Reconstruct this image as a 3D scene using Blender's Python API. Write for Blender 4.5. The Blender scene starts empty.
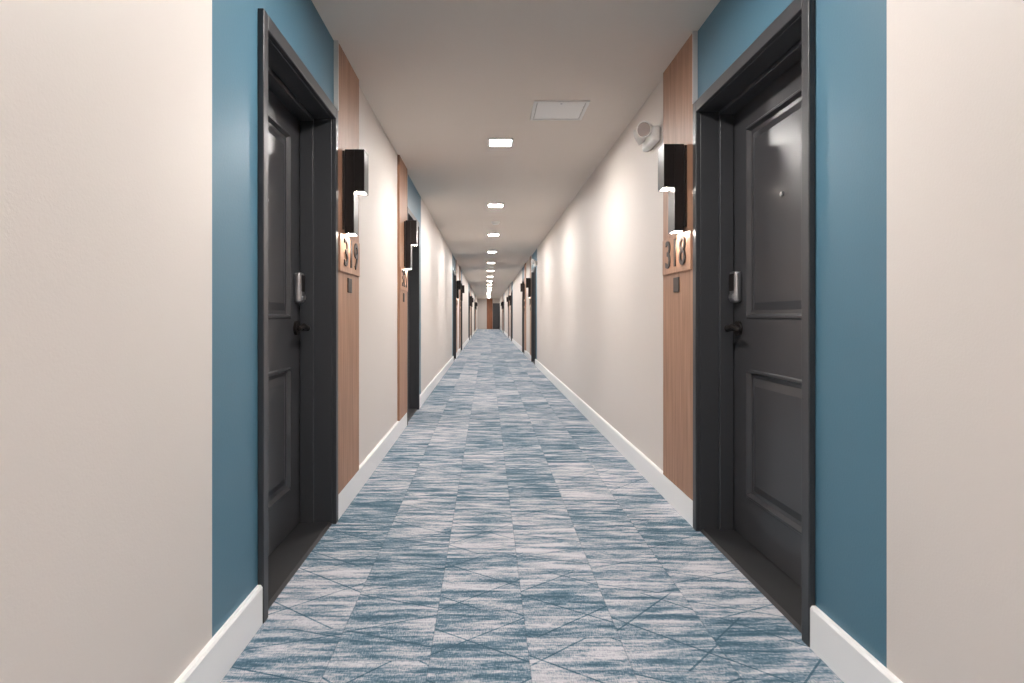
import bpy, bmesh, math, random
from mathutils import Matrix, Vector
random.seed(3)
sc = bpy.context.scene
sc.view_settings.view_transform = 'Standard'
sc.view_settings.look = 'None'
sc.view_settings.exposure = 0.0

L, R, CZ, H = -0.79, 1.05, 2.48, 1.06
YB, YE = -5.0, 48.0
WT = 0.24

def lin(r, g, b):
    f = lambda c: (c/255/12.92) if c/255 <= 0.04045 else ((c/255+0.055)/1.055)**2.4
    return (f(r), f(g), f(b), 1)

# ------------------------------------------------------------ materials
def mat(name, col, rough=0.5, metal=0.0, spec=0.5, emit=None, es=0):
    m = bpy.data.materials.new(name); m.use_nodes = True
    b = m.node_tree.nodes['Principled BSDF']
    b.inputs['Base Color'].default_value = col
    b.inputs['Roughness'].default_value = rough
    b.inputs['Metallic'].default_value = metal
    b.inputs['Specular IOR Level'].default_value = spec
    if emit:
        b.inputs['Emission Color'].default_value = emit
        b.inputs['Emission Strength'].default_value = es
    return m

def add_bump(m, scale, strength, dist=0.002, vec_scale=(1,1,1), var=None, varscale=1.5):
    nt = m.node_tree; n = nt.nodes; l = nt.links
    b = n['Principled BSDF']
    g = n.new('ShaderNodeNewGeometry')
    mp = n.new('ShaderNodeMapping'); mp.inputs['Scale'].default_value = vec_scale
    l.new(g.outputs['Position'], mp.inputs['Vector'])
    no = n.new('ShaderNodeTexNoise'); no.inputs['Scale'].default_value = scale
    no.inputs['Detail'].default_value = 3
    l.new(mp.outputs[0], no.inputs['Vector'])
    bu = n.new('ShaderNodeBump'); bu.inputs['Strength'].default_value = strength
    bu.inputs['Distance'].default_value = dist
    l.new(no.outputs['Fac'], bu.inputs['Height'])
    l.new(bu.outputs[0], b.inputs['Normal'])
    if var:
        n2 = n.new('ShaderNodeTexNoise'); n2.inputs['Scale'].default_value = varscale
        l.new(g.outputs['Position'], n2.inputs['Vector'])
        mx = n.new('ShaderNodeMix'); mx.data_type = 'RGBA'
        c = b.inputs['Base Color'].default_value[:]
        mx.inputs['A'].default_value = c
        mx.inputs['B'].default_value = (c[0]*var, c[1]*var, c[2]*var, 1)
        l.new(n2.outputs['Fac'], mx.inputs['Factor'])
        l.new(mx.outputs['Result'], b.inputs['Base Color'])
    return m

M_beige = add_bump(mat('beige_wall_paint', lin(219,211,205), 0.52), 160, 0.2, 0.002, var=0.97)
M_blue = add_bump(mat('blue_accent_paint', lin(78,118,138), 0.45), 160, 0.2, 0.002, var=0.93)
M_ceil = add_bump(mat('ceiling_paint', lin(224,214,204), 0.75), 90, 0.2, 0.002, var=0.97)
M_white = add_bump(mat('white_trim_paint', lin(245,245,245), 0.35), 60, 0.03, 0.001)
M_door = add_bump(mat('charcoal_door_paint', lin(62,62,65), 0.32), 220, 0.12, 0.001, var=0.9)
M_frame = add_bump(mat('charcoal_frame_paint', lin(56,57,60), 0.4), 220, 0.08, 0.001)
M_thr = mat('threshold_metal', lin(52,52,54), 0.5, 0.3)
M_black = add_bump(mat('dark_bronze_metal', lin(36,31,30), 0.32, 0.4), 300, 0.05, 0.001)
M_nick = add_bump(mat('satin_nickel', lin(185,185,188), 0.3, 0.9), 300, 0.05, 0.001)
M_plast = add_bump(mat('white_plastic', lin(235,234,231), 0.35), 80, 0.02, 0.001)
M_lens = mat('clear_lens', lin(235,235,235), 0.08, 0.6)
M_digit = add_bump(mat('bronze_digit', lin(44,33,28), 0.45, 0.1), 300, 0.05, 0.001)
M_edge = mat('aluminium_edge', lin(200,198,196), 0.4, 0.2)
M_led = mat('led_panel', (1,1,1,1), 0.5, emit=(1.0,0.955,0.915,1), es=400)
M_sled = mat('sconce_led', (1,1,1,1), 0.5, emit=(1.0,0.91,0.80,1), es=75)
M_sled2 = mat('sconce_down_led', (1,1,1,1), 0.5, emit=(1.0,0.91,0.80,1), es=190)
M_grille = mat('panel_seam', lin(120,112,105), 0.6)

def wood_mat(name, c1, c2, c3):
    m = mat(name, c1, 0.5); nt = m.node_tree; n = nt.nodes; l = nt.links
    b = n['Principled BSDF']
    g = n.new('ShaderNodeNewGeometry')
    mp = n.new('ShaderNodeMapping'); mp.inputs['Scale'].default_value = (1, 1, 0.03)
    l.new(g.outputs['Position'], mp.inputs['Vector'])
    a = n.new('ShaderNodeTexNoise'); a.inputs['Scale'].default_value = 90; a.inputs['Detail'].default_value = 6
    a.inputs['Distortion'].default_value = 0.3
    l.new(mp.outputs[0], a.inputs['Vector'])
    r = n.new('ShaderNodeValToRGB')
    r.color_ramp.elements[0].position = 0.3; r.color_ramp.elements[0].color = c3
    r.color_ramp.elements[1].position = 0.7; r.color_ramp.elements[1].color = c2
    e = r.color_ramp.elements.new(0.5); e.color = c1
    l.new(a.outputs['Fac'], r.inputs['Fac'])
    l.new(r.outputs[0], b.inputs['Base Color'])
    bu = n.new('ShaderNodeBump'); bu.inputs['Strength'].default_value = 0.15; bu.inputs['Distance'].default_value = 0.001
    l.new(a.outputs['Fac'], bu.inputs['Height']); l.new(bu.outputs[0], b.inputs['Normal'])
    return m
M_wood = wood_mat('wood_panel', lin(161,121,96), lin(176,136,111), lin(138,100,78))
M_wood2 = wood_mat('wood_sign', lin(172,131,106), lin(188,147,121), lin(150,111,88))
M_wood3 = wood_mat('wood_end', lin(150,92,60), lin(170,110,75), lin(115,70,46))

def carpet():
    m = bpy.data.materials.new('carpet_tiles'); m.use_nodes = True
    nt = m.node_tree; n = nt.nodes; l = nt.links
    b = n['Principled BSDF']; b.inputs['Roughness'].default_value = 0.95
    b.inputs['Specular IOR Level'].default_value = 0.15
    def math_(op, a, bb=None, c=None):
        q = n.new('ShaderNodeMath'); q.operation = op
        for i, v in enumerate((a, bb, c)):
            if v is None: continue
            if isinstance(v, (int, float)): q.inputs[i].default_value = v
            else: l.new(v, q.inputs[i])
        return q.outputs[0]
    def comb(x, y, z=0.0):
        q = n.new('ShaderNodeCombineXYZ')
        for i, v in enumerate((x, y, z)):
            if isinstance(v, (int, float)): q.inputs[i].default_value = v
            else: l.new(v, q.inputs[i])
        return q.outputs[0]
    def noise(vec, scale, det=2, rough=0.5, dist=0):
        q = n.new('ShaderNodeTexNoise'); q.inputs['Scale'].default_value = scale
        q.inputs['Detail'].default_value = det; q.inputs['Roughness'].default_value = rough
        q.inputs['Distortion'].default_value = dist
        l.new(vec, q.inputs['Vector']); return q.outputs['Fac']
    g = n.new('ShaderNodeNewGeometry')
    s = n.new('ShaderNodeSeparateXYZ'); l.new(g.outputs['Position'], s.inputs[0])
    X, Y = s.outputs[0], s.outputs[1]
    tx = math_('DIVIDE', math_('ADD', X, 0.79), 0.3067)
    ix = math_('FLOOR', tx)
    ty = math_('ADD', math_('DIVIDE', Y, 0.5), math_('MULTIPLY', ix, 0.37))
    iy = math_('FLOOR', ty)
    wn = n.new('ShaderNodeTexWhiteNoise'); wn.noise_dimensions = '2D'
    l.new(comb(ix, iy), wn.inputs['Vector'])
    rnd = wn.outputs['Value']
    wn2 = n.new('ShaderNodeSeparateColor'); l.new(wn.outputs['Color'], wn2.inputs[0])
    rnd2 = wn2.outputs[1]
    off = math_('MULTIPLY', rnd, 57.0)
    st = noise(comb(math_('ADD', math_('MULTIPLY', X, 4.0), off), math_('MULTIPLY', Y, 32), off), 1.0, 5, 0.66, 0.4)
    pt = noise(comb(math_('ADD', math_('MULTIPLY', X, 4), off), math_('MULTIPLY', Y, 10), off), 1.0, 2)
    fine = noise(comb(math_('MULTIPLY', X, 45), math_('MULTIPLY', Y, 240)), 1.0, 2)
    fine2 = noise(comb(math_('MULTIPLY', X, 300), math_('MULTIPLY', Y, 60)), 1.0, 2)
    v = math_('ADD', math_('MULTIPLY', math_('SUBTRACT', st, 0.5), 2.7), 0.55)
    v = math_('ADD', v, math_('MULTIPLY', math_('SUBTRACT', pt, 0.5), 0.8))
    v = math_('ADD', v, math_('MULTIPLY', math_('SUBTRACT', rnd, 0.5), 0.30))
    v = math_('ADD', v, math_('MULTIPLY', math_('SUBTRACT', fine, 0.5), 0.9))
    v = math_('ADD', v, math_('MULTIPLY', math_('SUBTRACT', fine2, 0.5), 0.9))
    def scratch(k, ph, amp, w, fr):
        ang = math_('ADD', math_('MULTIPLY', rnd2, k), ph)
        u = math_('ADD', math_('MULTIPLY', X, math_('COSINE', ang)), math_('MULTIPLY', Y, math_('SINE', ang)))
        u = math_('ADD', math_('MULTIPLY', u, fr), off)
        d = math_('ABSOLUTE', math_('SUBTRACT', math_('FRACT', u), 0.5))
        return math_('MULTIPLY', math_('LESS_THAN', d, w), amp)
    v = math_('MINIMUM', math_('MAXIMUM', v, 0.1), 0.95)
    v = math_('SUBTRACT', v, scratch(0.5, 0.85, 0.42, 0.014, 4.2))
    v = math_('SUBTRACT', v, scratch(-0.6, 2.4, 0.36, 0.012, 3.6))
    r = n.new('ShaderNodeValToRGB')
    cr = r.color_ramp
    cr.elements[0].position = 0.08; cr.elements[0].color = lin(64,92,108)
    cr.elements[1].position = 0.95; cr.elements[1].color = lin(198,197,202)
    e = cr.elements.new(0.34); e.color = lin(94,120,136)
    e = cr.elements.new(0.5); e.color = lin(130,145,157)
    e = cr.elements.new(0.66); e.color = lin(166,169,178)
    l.new(v, r.inputs['Fac'])
    fx = math_('FRACT', tx); fy = math_('FRACT', ty)
    sx = math_('LESS_THAN', math_('MINIMUM', fx, math_('SUBTRACT', 1.0, fx)), 0.006)
    sy = math_('LESS_THAN', math_('MINIMUM', fy, math_('SUBTRACT', 1.0, fy)), 0.004)
    sm = math_('MULTIPLY', math_('MAXIMUM', sx, sy), 0.35)
    mx = n.new('ShaderNodeMix'); mx.data_type = 'RGBA'
    l.new(sm, mx.inputs['Factor']); l.new(r.outputs[0], mx.inputs['A'])
    mx.inputs['B'].default_value = lin(60,80,95)
    l.new(mx.outputs['Result'], b.inputs['Base Color'])
    bu = n.new('ShaderNodeBump'); bu.inputs['Strength'].default_value = 0.5; bu.inputs['Distance'].default_value = 0.003
    l.new(math_('ADD', fine, fine2), bu.inputs['Height']); l.new(bu.outputs[0], b.inputs['Normal'])
    return m
M_carpet = carpet()

# ------------------------------------------------------------ builders
class B:
    def __init__(s): s.bm = bmesh.new()
    def box(s, x0, x1, y0, y1, z0, z1, mi=0):
        xs = sorted((x0, x1)); ys = sorted((y0, y1)); zs = sorted((z0, z1))
        v = [s.bm.verts.new((x, y, z)) for x in xs for y in ys for z in zs]
        for q in ((0,1,3,2),(4,6,7,5),(0,4,5,1),(2,3,7,6),(0,2,6,4),(1,5,7,3)):
            f = s.bm.faces.new([v[i] for i in q]); f.material_index = mi
    def prism(s, pts, axis, a, b, mi=0):
        def P(p, t):
            if axis == 'y': return (p[0], t, p[1])
            if axis == 'x': return (t, p[0], p[1])
            return (p[0], p[1], t)
        A = [s.bm.verts.new(P(p, a)) for p in pts]; C = [s.bm.verts.new(P(p, b)) for p in pts]
        k = len(pts)
        s.bm.faces.new(A).material_index = mi; s.bm.faces.new(C[::-1]).material_index = mi
        for i in range(k):
            s.bm.faces.new((A[i], A[(i+1)%k], C[(i+1)%k], C[i])).material_index = mi
    def cyl(s, c, axis, r, h, mi=0, seg=24, r2=None):
        d = Vector(axis).normalized()
        mt = Matrix.Translation(Vector(c)) @ d.to_track_quat('Z', 'Y').to_matrix().to_4x4()
        o = bmesh.ops.create_cone(s.bm, cap_ends=True, segments=seg, radius1=r, radius2=r if r2 is None else r2, depth=h, matrix=mt)
        for f in {f for v in o['verts'] for f in v.link_faces}: f.material_index = mi
    def sph(s, c, r, mi=0, sc_=(1,1,1)):
        mt = Matrix.Translation(Vector(c)) @ Matrix.Diagonal((*sc_, 1))
        o = bmesh.ops.create_uvsphere(s.bm, u_segments=20, v_segments=12, radius=r, matrix=mt)
        for f in {f for v in o['verts'] for f in v.link_faces}: f.material_index = mi
    def mesh(s, name, mats):
        bmesh.ops.recalc_face_normals(s.bm, faces=s.bm.faces)
        me = bpy.data.meshes.new(name); s.bm.to_mesh(me); s.bm.free()
        for m in mats: me.materials.append(m)
        return me
    def obj(s, name, mats, parent=None, bevel=0, smooth=False, seg=2, loc=None):
        return mk(name, s.mesh(name, mats), parent, bevel, smooth, seg, loc)
def mk(name, me, parent=None, bevel=0, smooth=False, seg=2, loc=None):
    o = bpy.data.objects.new(name, me); sc.collection.objects.link(o)
    if parent: o.parent = parent
    if loc: o.location = loc
    if bevel:
        m = o.modifiers.new('bevel', 'BEVEL'); m.width = bevel; m.segments = seg; m.limit_method = 'ANGLE'
        m.angle_limit = math.radians(40)
    if smooth:
        for p in me.polygons: p.use_smooth = True
        o2 = o.modifiers.new('wn', 'WEIGHTED_NORMAL'); o2.keep_sharp = True
        me.set_sharp_from_angle(angle=math.radians(40))
    return o
def empty(name, loc):
    e = bpy.data.objects.new(name, None); e.location = loc; e.empty_display_size = 0.1
    sc.collection.objects.link(e); return e

# ------------------------------------------------------------ layout
FH = 2.12     # top of door frame
HOLE = 0.02
doorsL = [('A',2.03,3.05,'319'),('B',5.70,6.72,'321'),('A',13.7,14.72,'323'),('B',17.3,18.32,'325'),
          ('A',25.3,26.32,'327'),('B',28.9,29.92,'329'),('A',36.9,37.92,'331'),('B',40.5,41.52,'333')]
doorsR = [('A',1.885,2.95,'318'),('A',12.7,13.72,'320'),('B',16.3,17.32,'322'),
          ('A',24.3,25.32,'324'),('B',27.9,28.92,'326'),('A',35.9,36.92,'328'),('B',39.5,40.52,'330')]
BL = 0.335; PW = 0.50; PT = 0.02

def wall(name, s, X0, doors):
    b = B(); cuts = {YB, YE}; blues = []; holes = []
    for t, a, c, _ in doors:
        bl = (a-BL, c) if t == 'A' else (a, c+BL)
        blues.append(bl); holes.append((a+HOLE, c-HOLE))
        cuts |= {bl[0], bl[1], a+HOLE, c-HOLE}
    cuts = sorted(cuts)
    for y0, y1 in zip(cuts, cuts[1:]):
        m = (y0+y1)/2
        mi = 1 if any(p < m < q for p, q in blues) else 0
        z0 = FH-HOLE if any(p < m < q for p, q in holes) else 0
        b.box(X0, X0+s*WT, y0, y1, z0, CZ, mi)
    b.obj(name, [M_beige, M_blue])
wall('wall_left', -1, L, doorsL); wall('wall_right', 1, R, doorsR)

b = B(); b.box(L-WT, R+WT, YB-0.2, YE+0.2, -0.1, 0); b.obj('floor', [M_carpet])
b = B(); b.box(L-WT, R+WT, YB-0.2, YE+0.2, CZ, CZ+0.1); b.obj('ceiling', [M_ceil])
b = B(); b.box(L-WT, R+WT, YB-0.2, YB, 0, CZ); b.obj('wall_back', [M_beige])
b = B(); b.box(L-WT, R+WT, YE, YE+0.2, 0, CZ); b.obj('wall_front', [M_beige])

BH, BT = 0.135, 0.018
def baseb(name, s, X0, doors):
    b = B(); y = YB
    spans = []
    for t, a, c, _ in doors:
        spans.append((y, a)); y = c
    spans.append((y, YE))
    for y0, y1 in spans:
        p = [(X0, 0), (X0-s*BT, 0), (X0-s*BT, BH-0.008), (X0-s*(BT-0.006), BH), (X0, BH)]
        b.prism(p, 'y', y0, y1)
    b.obj(name, [M_white])
baseb('baseboard_left', -1, L, doorsL); baseb('baseboard_right', 1, R, doorsR)

# ------------------------------------------------------------ doors
def slab_mesh(s, W, Hh, T=0.045):
    bm = bmesh.new()
    st = 0.15
    ys = [0, st, W-st, W]; zs = [0, 0.20, 0.80, 1.03, Hh-0.12, Hh]
    G = {}
    for i, y in enumerate(ys):
        for j, z in enumerate(zs): G[i, j] = bm.verts.new((0, y, z))
    for i in range(3):
        for j in range(5):
            if i == 1 and j in (1, 3): continue
            bm.faces.new((G[i,j], G[i+1,j], G[i+1,j+1], G[i,j+1]))
    for j in (1, 3):
        ring = [G[1,j], G[2,j], G[2,j+1], G[1,j+1]]
        y0, y1, z0, z1 = ys[1], ys[2], zs[j], zs[j+1]
        for ins, dep in ((0.006,-0.006),(0.014,-0.006),(0.024,0.012),(0.04,0.014),(0.075,0.004)):
            nr = [bm.verts.new((s*dep, y, z)) for y, z in ((y0+ins,z0+ins),(y1-ins,z0+ins),(y1-ins,z1-ins),(y0+ins,z1-ins))]
            for k in range(4): bm.faces.new((ring[k], ring[(k+1)%4], nr[(k+1)%4], nr[k]))
            ring = nr
        bm.faces.new(ring)
    bk = [bm.verts.new((s*T, y, z)) for y, z in ((0,0),(W,0),(W,Hh),(0,Hh))]
    bm.faces.new(bk)
    fr = [[G[i,0] for i in range(4)], [G[3,j] for j in range(6)], [G[3-i,5] for i in range(4)], [G[0,5-j] for j in range(6)]]
    for k in range(4): bm.faces.new(fr[k] + [bk[(k+1)%4], bk[k]])
    bmesh.ops.recalc_face_normals(bm, faces=bm.faces)
    me = bpy.data.meshes.new('slab'); bm.to_mesh(me); bm.free(); me.materials.append(M_door)
    return me

cnt = [0]
def door(s, X0, t, a, c):
    cnt[0] += 1
    e = empty('door_%d' % cnt[0], (X0, a, 0))
    W = c-a; F = 0.045; P = 0.022; D = 0.16; FT = 0.055
    b = B()
    top = FH; h = HOLE
    b.box(-s*P, 0, 0, F, 0, top); b.box(-s*P, 0, W-F, W, 0, top)
    b.box(-s*P, 0, F, W-F, top-FT, top)
    b.box(0, s*(WT-0.01), h, F, 0, top-h); b.box(0, s*(WT-0.01), W-F, W-h, 0, top-h)
    b.box(0, s*(WT-0.01), F, W-F, top-FT, top-h)
    sd = 0.02; s0, s1 = D-0.07, D-0.003
    b.box(s*s0, s*s1, F, F+sd, 0, top-FT); b.box(s*s0, s*s1, W-F-sd, W-F, 0, top-FT)
    b.box(s*s0, s*s1, F+sd, W-F-sd, top-FT-sd, top-FT)
    b.obj('frame', [M_frame], e, bevel=0.003, smooth=True)
    th = B()
    th.prism([(-s*0.0, 0.0), (s*0.01, 0.012), (s*(WT-0.03), 0.012), (s*(WT-0.02), 0)], 'y', F, W-F)
    th.obj('threshold', [M_thr], e)
    sw = W-2*F-0.006; sh = top-FT-0.006-0.016
    o = mk('slab', slab_mesh(s, sw, sh), e); o.location = (s*D, F+0.003, 0.016)
    if t == 'A': ly = W-F-0.075; dr = -1
    else: ly = F+0.075; dr = 1
    hw = B()
    x = s*D
    hw.cyl((x-s*0.006, ly, 1.0), (1,0,0), 0.036, 0.014, 0)
    hw.cyl((x-s*0.03, ly, 1.0), (1,0,0), 0.013, 0.05, 0)
    hw.sph((x-s*0.056, ly, 1.0), 0.0165, 0)
    hw.cyl((x-s*0.057, ly+dr*0.03, 1.006), (0,dr*1.0,0.2), 0.0135, 0.06, 0, r2=0.0125)
    hw.sph((x-s*0.057, ly+dr*0.058, 1.011), 0.0125, 0)
    hw.cyl((x-s*0.057, ly+dr*0.09, 1.005), (0,dr*1.0,-0.2), 0.0125, 0.065, 0, r2=0.010)
    hw.sph((x-s*0.057, ly+dr*0.121, 0.999), 0.0105, 0)
    hw.obj('lever_handle', [M_black], e, smooth=True)
    lk = B(); lk.box(x, x-s*0.036, ly-0.036, ly+0.036, 1.125, 1.275)
    lk.obj('keypad_lock_body', [M_nick], e, bevel=0.013, smooth=True, seg=3)
    lf = B(); lf.box(x-s*0.0355, x-s*0.040, ly-0.024, ly+0.024, 1.18, 1.262)
    lf.obj('keypad', [M_black], e, bevel=0.002)
    kc = B(); kc.cyl((x-s*0.040, ly, 1.152), (1,0,0), 0.013, 0.012)
    kc.obj('key_cylinder', [M_nick], e, smooth=True)
    ph = B(); ph.cyl((x-s*0.003, W/2, 1.56), (1,0,0), 0.009, 0.008)
    ph.obj('peephole', [M_nick], e, smooth=True)
    return e

FONTM = {}
def digits(txt):
    if txt in FONTM: return FONTM[txt]
    cu = bpy.data.curves.new('digits', 'FONT'); cu.body = txt; cu.size = 0.215; cu.extrude = 0.003
    cu.offset = 0.0015; cu.align_x = 'CENTER'; cu.align_y = 'CENTER'; cu.space_character = 1.12
    o = bpy.data.objects.new('tmp', cu); sc.collection.objects.link(o)
    bpy.context.view_layer.update()
    me = bpy.data.meshes.new_from_object(o.evaluated_get(bpy.context.evaluated_depsgraph_get()))
    bpy.data.objects.remove(o); me.materials.clear(); me.materials.append(M_digit)
    FONTM[txt] = me; return me

def wood_group(s, X0, t, a, c, num):
    if t == 'A': y0, y1 = c, c+PW
    else: y0, y1 = a-PW, a
    b = B(); b.box(X0, X0-s*PT, y0, y1, BH, CZ)
    b.obj('wood_wall_panel', [M_wood])
    b = B()
    ye = y0 if t == 'A' else y1
    b.box(X0-s*0.001, X0-s*(PT+0.004), ye-0.012 if t == 'A' else ye, ye if t == 'A' else ye+0.012, FH, CZ)
    b.obj('trim_%d' % (cnt[0]), [M_edge])
    xs = X0-s*PT
    ym = (y0+y1)/2
    e = empty('room_number_sign', (xs, ym, 1.40))
    b = B(); b.box(0, -s*0.008, -0.235, 0.235, -0.105, 0.095); b.obj('backing_plate', [M_wood2], e, bevel=0.002)
    o = mk('digits', digits(num), e)
    if s < 0: mt = Matrix(((0,0,1,0),(1,0,0,0),(0,1,0,0),(0,0,0,1)))
    else: mt = Matrix(((0,0,-1,0),(-1,0,0,0),(0,1,0,0),(0,0,0,1)))
    o.matrix_local = Matrix.Translation((-s*0.0115, 0, -0.005)) @ mt
    b = B(); b.box(0, -s*0.006, -0.045, 0.045, -0.21, -0.13); b.obj('braille_plaque', [M_digit], e, bevel=0.002)
    dm = 0.155
    yc = (y0+dm) if t == 'A' else (y1-dm)
    e = empty('wall_sconce', (xs, yc, 1.50))
    w = 0.055
    b = B()
    b.box(0, -s*0.012, -w-0.012, w+0.012, 0.02, 0.44)
    def tube(x0, x1, z0, z1):
        th = 0.004
        b.box(-s*x0, -s*(x0+th), -w, w, z0, z1); b.box(-s*(x1-th), -s*x1, -w, w, z0, z1)
        b.box(-s*(x0+th), -s*(x1-th), -w, -w+th, z0, z1); b.box(-s*(x0+th), -s*(x1-th), w-th, w, z0, z1)
        b.box(-s*(x0+th), -s*(x1-th), -w+th, w-th, z1-th, z1)
    tube(0.012, 0.06, 0, 0.45); tube(0.0605, 0.115, 0.225, 0.45)
    b.obj('housing', [M_black], e)
    b = B()
    b.box(-s*0.0165, -s*0.0555, -w+0.0045, w-0.0045, 0.003, 0.013, 1)
    b.box(-s*0.065, -s*0.1105, -w+0.0045, w-0.0045, 0.231, 0.241)
    b.obj('diffuser', [M_sled, M_sled2], e)

for s, X0, ds in ((-1, L, doorsL), (1, R, doorsR)):
    for t, a, c, num in ds:
        door(s, X0, t, a, c); wood_group(s, X0, t, a, c, num)

# ------------------------------------------------------------ ceiling fixtures
def downlight(y, x=0.13):
    e = empty('ceiling_downlight', (x, y, CZ))
    b = B(); q = 0.1; w = 0.016
    for x0, x1, y0, y1 in ((-q,q,-q,-q+w),(-q,q,q-w,q),(-q,-q+w,-q+w,q-w),(q-w,q,-q+w,q-w)):
        b.box(x0, x1, y0, y1, -0.012, 0)
    b.obj('trim_ring', [M_plast], e, bevel=0.003)
    b = B(); b.box(-q+w, q-w, -q+w, q-w, -0.009, -0.003); b.obj('led_diffuser', [M_led], e)
y = 4.81 - 2.73*3
while y < YE-1:
    downlight(y, 0.11); y += 2.73

e = empty('ceiling_access_panel', (0.495, 4.07, CZ))
b = B(); q = 0.185; w = 0.022
for x0, x1, y0, y1 in ((-q,q,-q,-q+w),(-q,q,q-w,q),(-q,-q+w,-q+w,q-w),(q-w,q,-q+w,q-w)):
    b.box(x0, x1, y0, y1, -0.010, 0)
b.obj('frame', [M_plast], e, bevel=0.002)
b = B(); b.box(-q+w, q-w, -q+w, q-w, -0.002, 0); b.obj('seam', [M_grille], e)
b = B(); b.box(-q+w+.004, q-w-.004, -q+w+.004, q-w-.004, -0.007, -0.002); b.obj('hatch', [M_plast], e, bevel=0.001)
b = B(); b.cyl((0, -q+w+0.02, -0.008), (0,0,1), 0.007, 0.003); b.obj('latch', [M_nick], e)

for yy in (8.9, 17.0, 25.2, 33.4):
    e = empty('smoke_detector', (0.13, yy, CZ))
    b = B(); b.cyl((0,0,-0.008), (0,0,1), 0.065, 0.016, seg=32); b.cyl((0,0,-0.028), (0,0,-1), 0.058, 0.026, seg=32, r2=0.04)
    b.obj('housing', [M_plast], e, smooth=True)

def emergency(s, X0, y, z):
    e = empty('emergency_light', (X0-s*0.002, y, z))
    b = B(); b.box(0, -s*0.05, -0.13, 0.13, -0.055, 0.04); b.obj('housing', [M_plast], e, bevel=0.018, smooth=True, seg=4)
    for i, (yy, dy) in enumerate(((-0.075, -0.75), (0.075, 0.5))):
        d = Vector((-s*0.75, dy, -0.25)).normalized()
        c = Vector((-s*0.085, yy, 0.03))
        b = B(); b.cyl(c - d*0.015, d, 0.036, 0.05, seg=32, r2=0.052)
        b.sph(c - d*0.035, 0.036)
        b.cyl((-s*0.045, yy, 0.02), (1,0,0), 0.015, 0.05)
        b.obj('lamp_head_%d' % (i+1), [M_plast], e, smooth=True)
        b = B(); b.cyl(c + d*0.0105, d, 0.045, 0.006, seg=32, r2=0.04); b.obj('lens_%d' % (i+1), [M_lens], e, smooth=True)
emergency(1, R, 3.68, 2.17)
emergency(1, R, 12.45, 2.17)

b = B(); b.box(-0.02, 0.45, YE-0.03, YE, 0, CZ); b.obj('wood_wall_panel', [M_wood3])
e = empty('door_%d' % (cnt[0]+1), (0.76, YE, 0))
b = B()
b.box(-0.29, -0.24, -0.03, 0, 0, 2.1); b.box(0.24, 0.29, -0.03, 0, 0, 2.1); b.box(-0.24, 0.24, -0.03, 0, 2.05, 2.1)
b.obj('frame', [M_frame], e)
b = B(); b.box(-0.24, 0.24, -0.015, 0, 0.01, 2.05); b.obj('slab', [M_door], e)
b = B(); b.cyl((-0.18,-0.04,1.0),(0,1,0),0.012,0.05); b.box(-0.19,-0.08,-0.07,-0.055,0.99,1.01); b.obj('lever_handle', [M_black], e)

# ------------------------------------------------------------ world + camera
w = bpy.data.worlds.new('world'); sc.world = w; w.use_nodes = True
w.node_tree.nodes['Background'].inputs[0].default_value = (0.8,0.8,0.85,1)
w.node_tree.nodes['Background'].inputs[1].default_value = 0.1

cam = bpy.data.cameras.new('camera'); co = bpy.data.objects.new('camera', cam); sc.collection.objects.link(co)
co.location = (0, 0, H); co.rotation_euler = (math.pi/2, 0, 0)
cam.sensor_width = 36; cam.lens = 590/1024*36
cam.shift_x = 25/1024; cam.shift_y = -25.5/1024
cam.clip_start = 0.05; cam.clip_end = 200
sc.camera = co
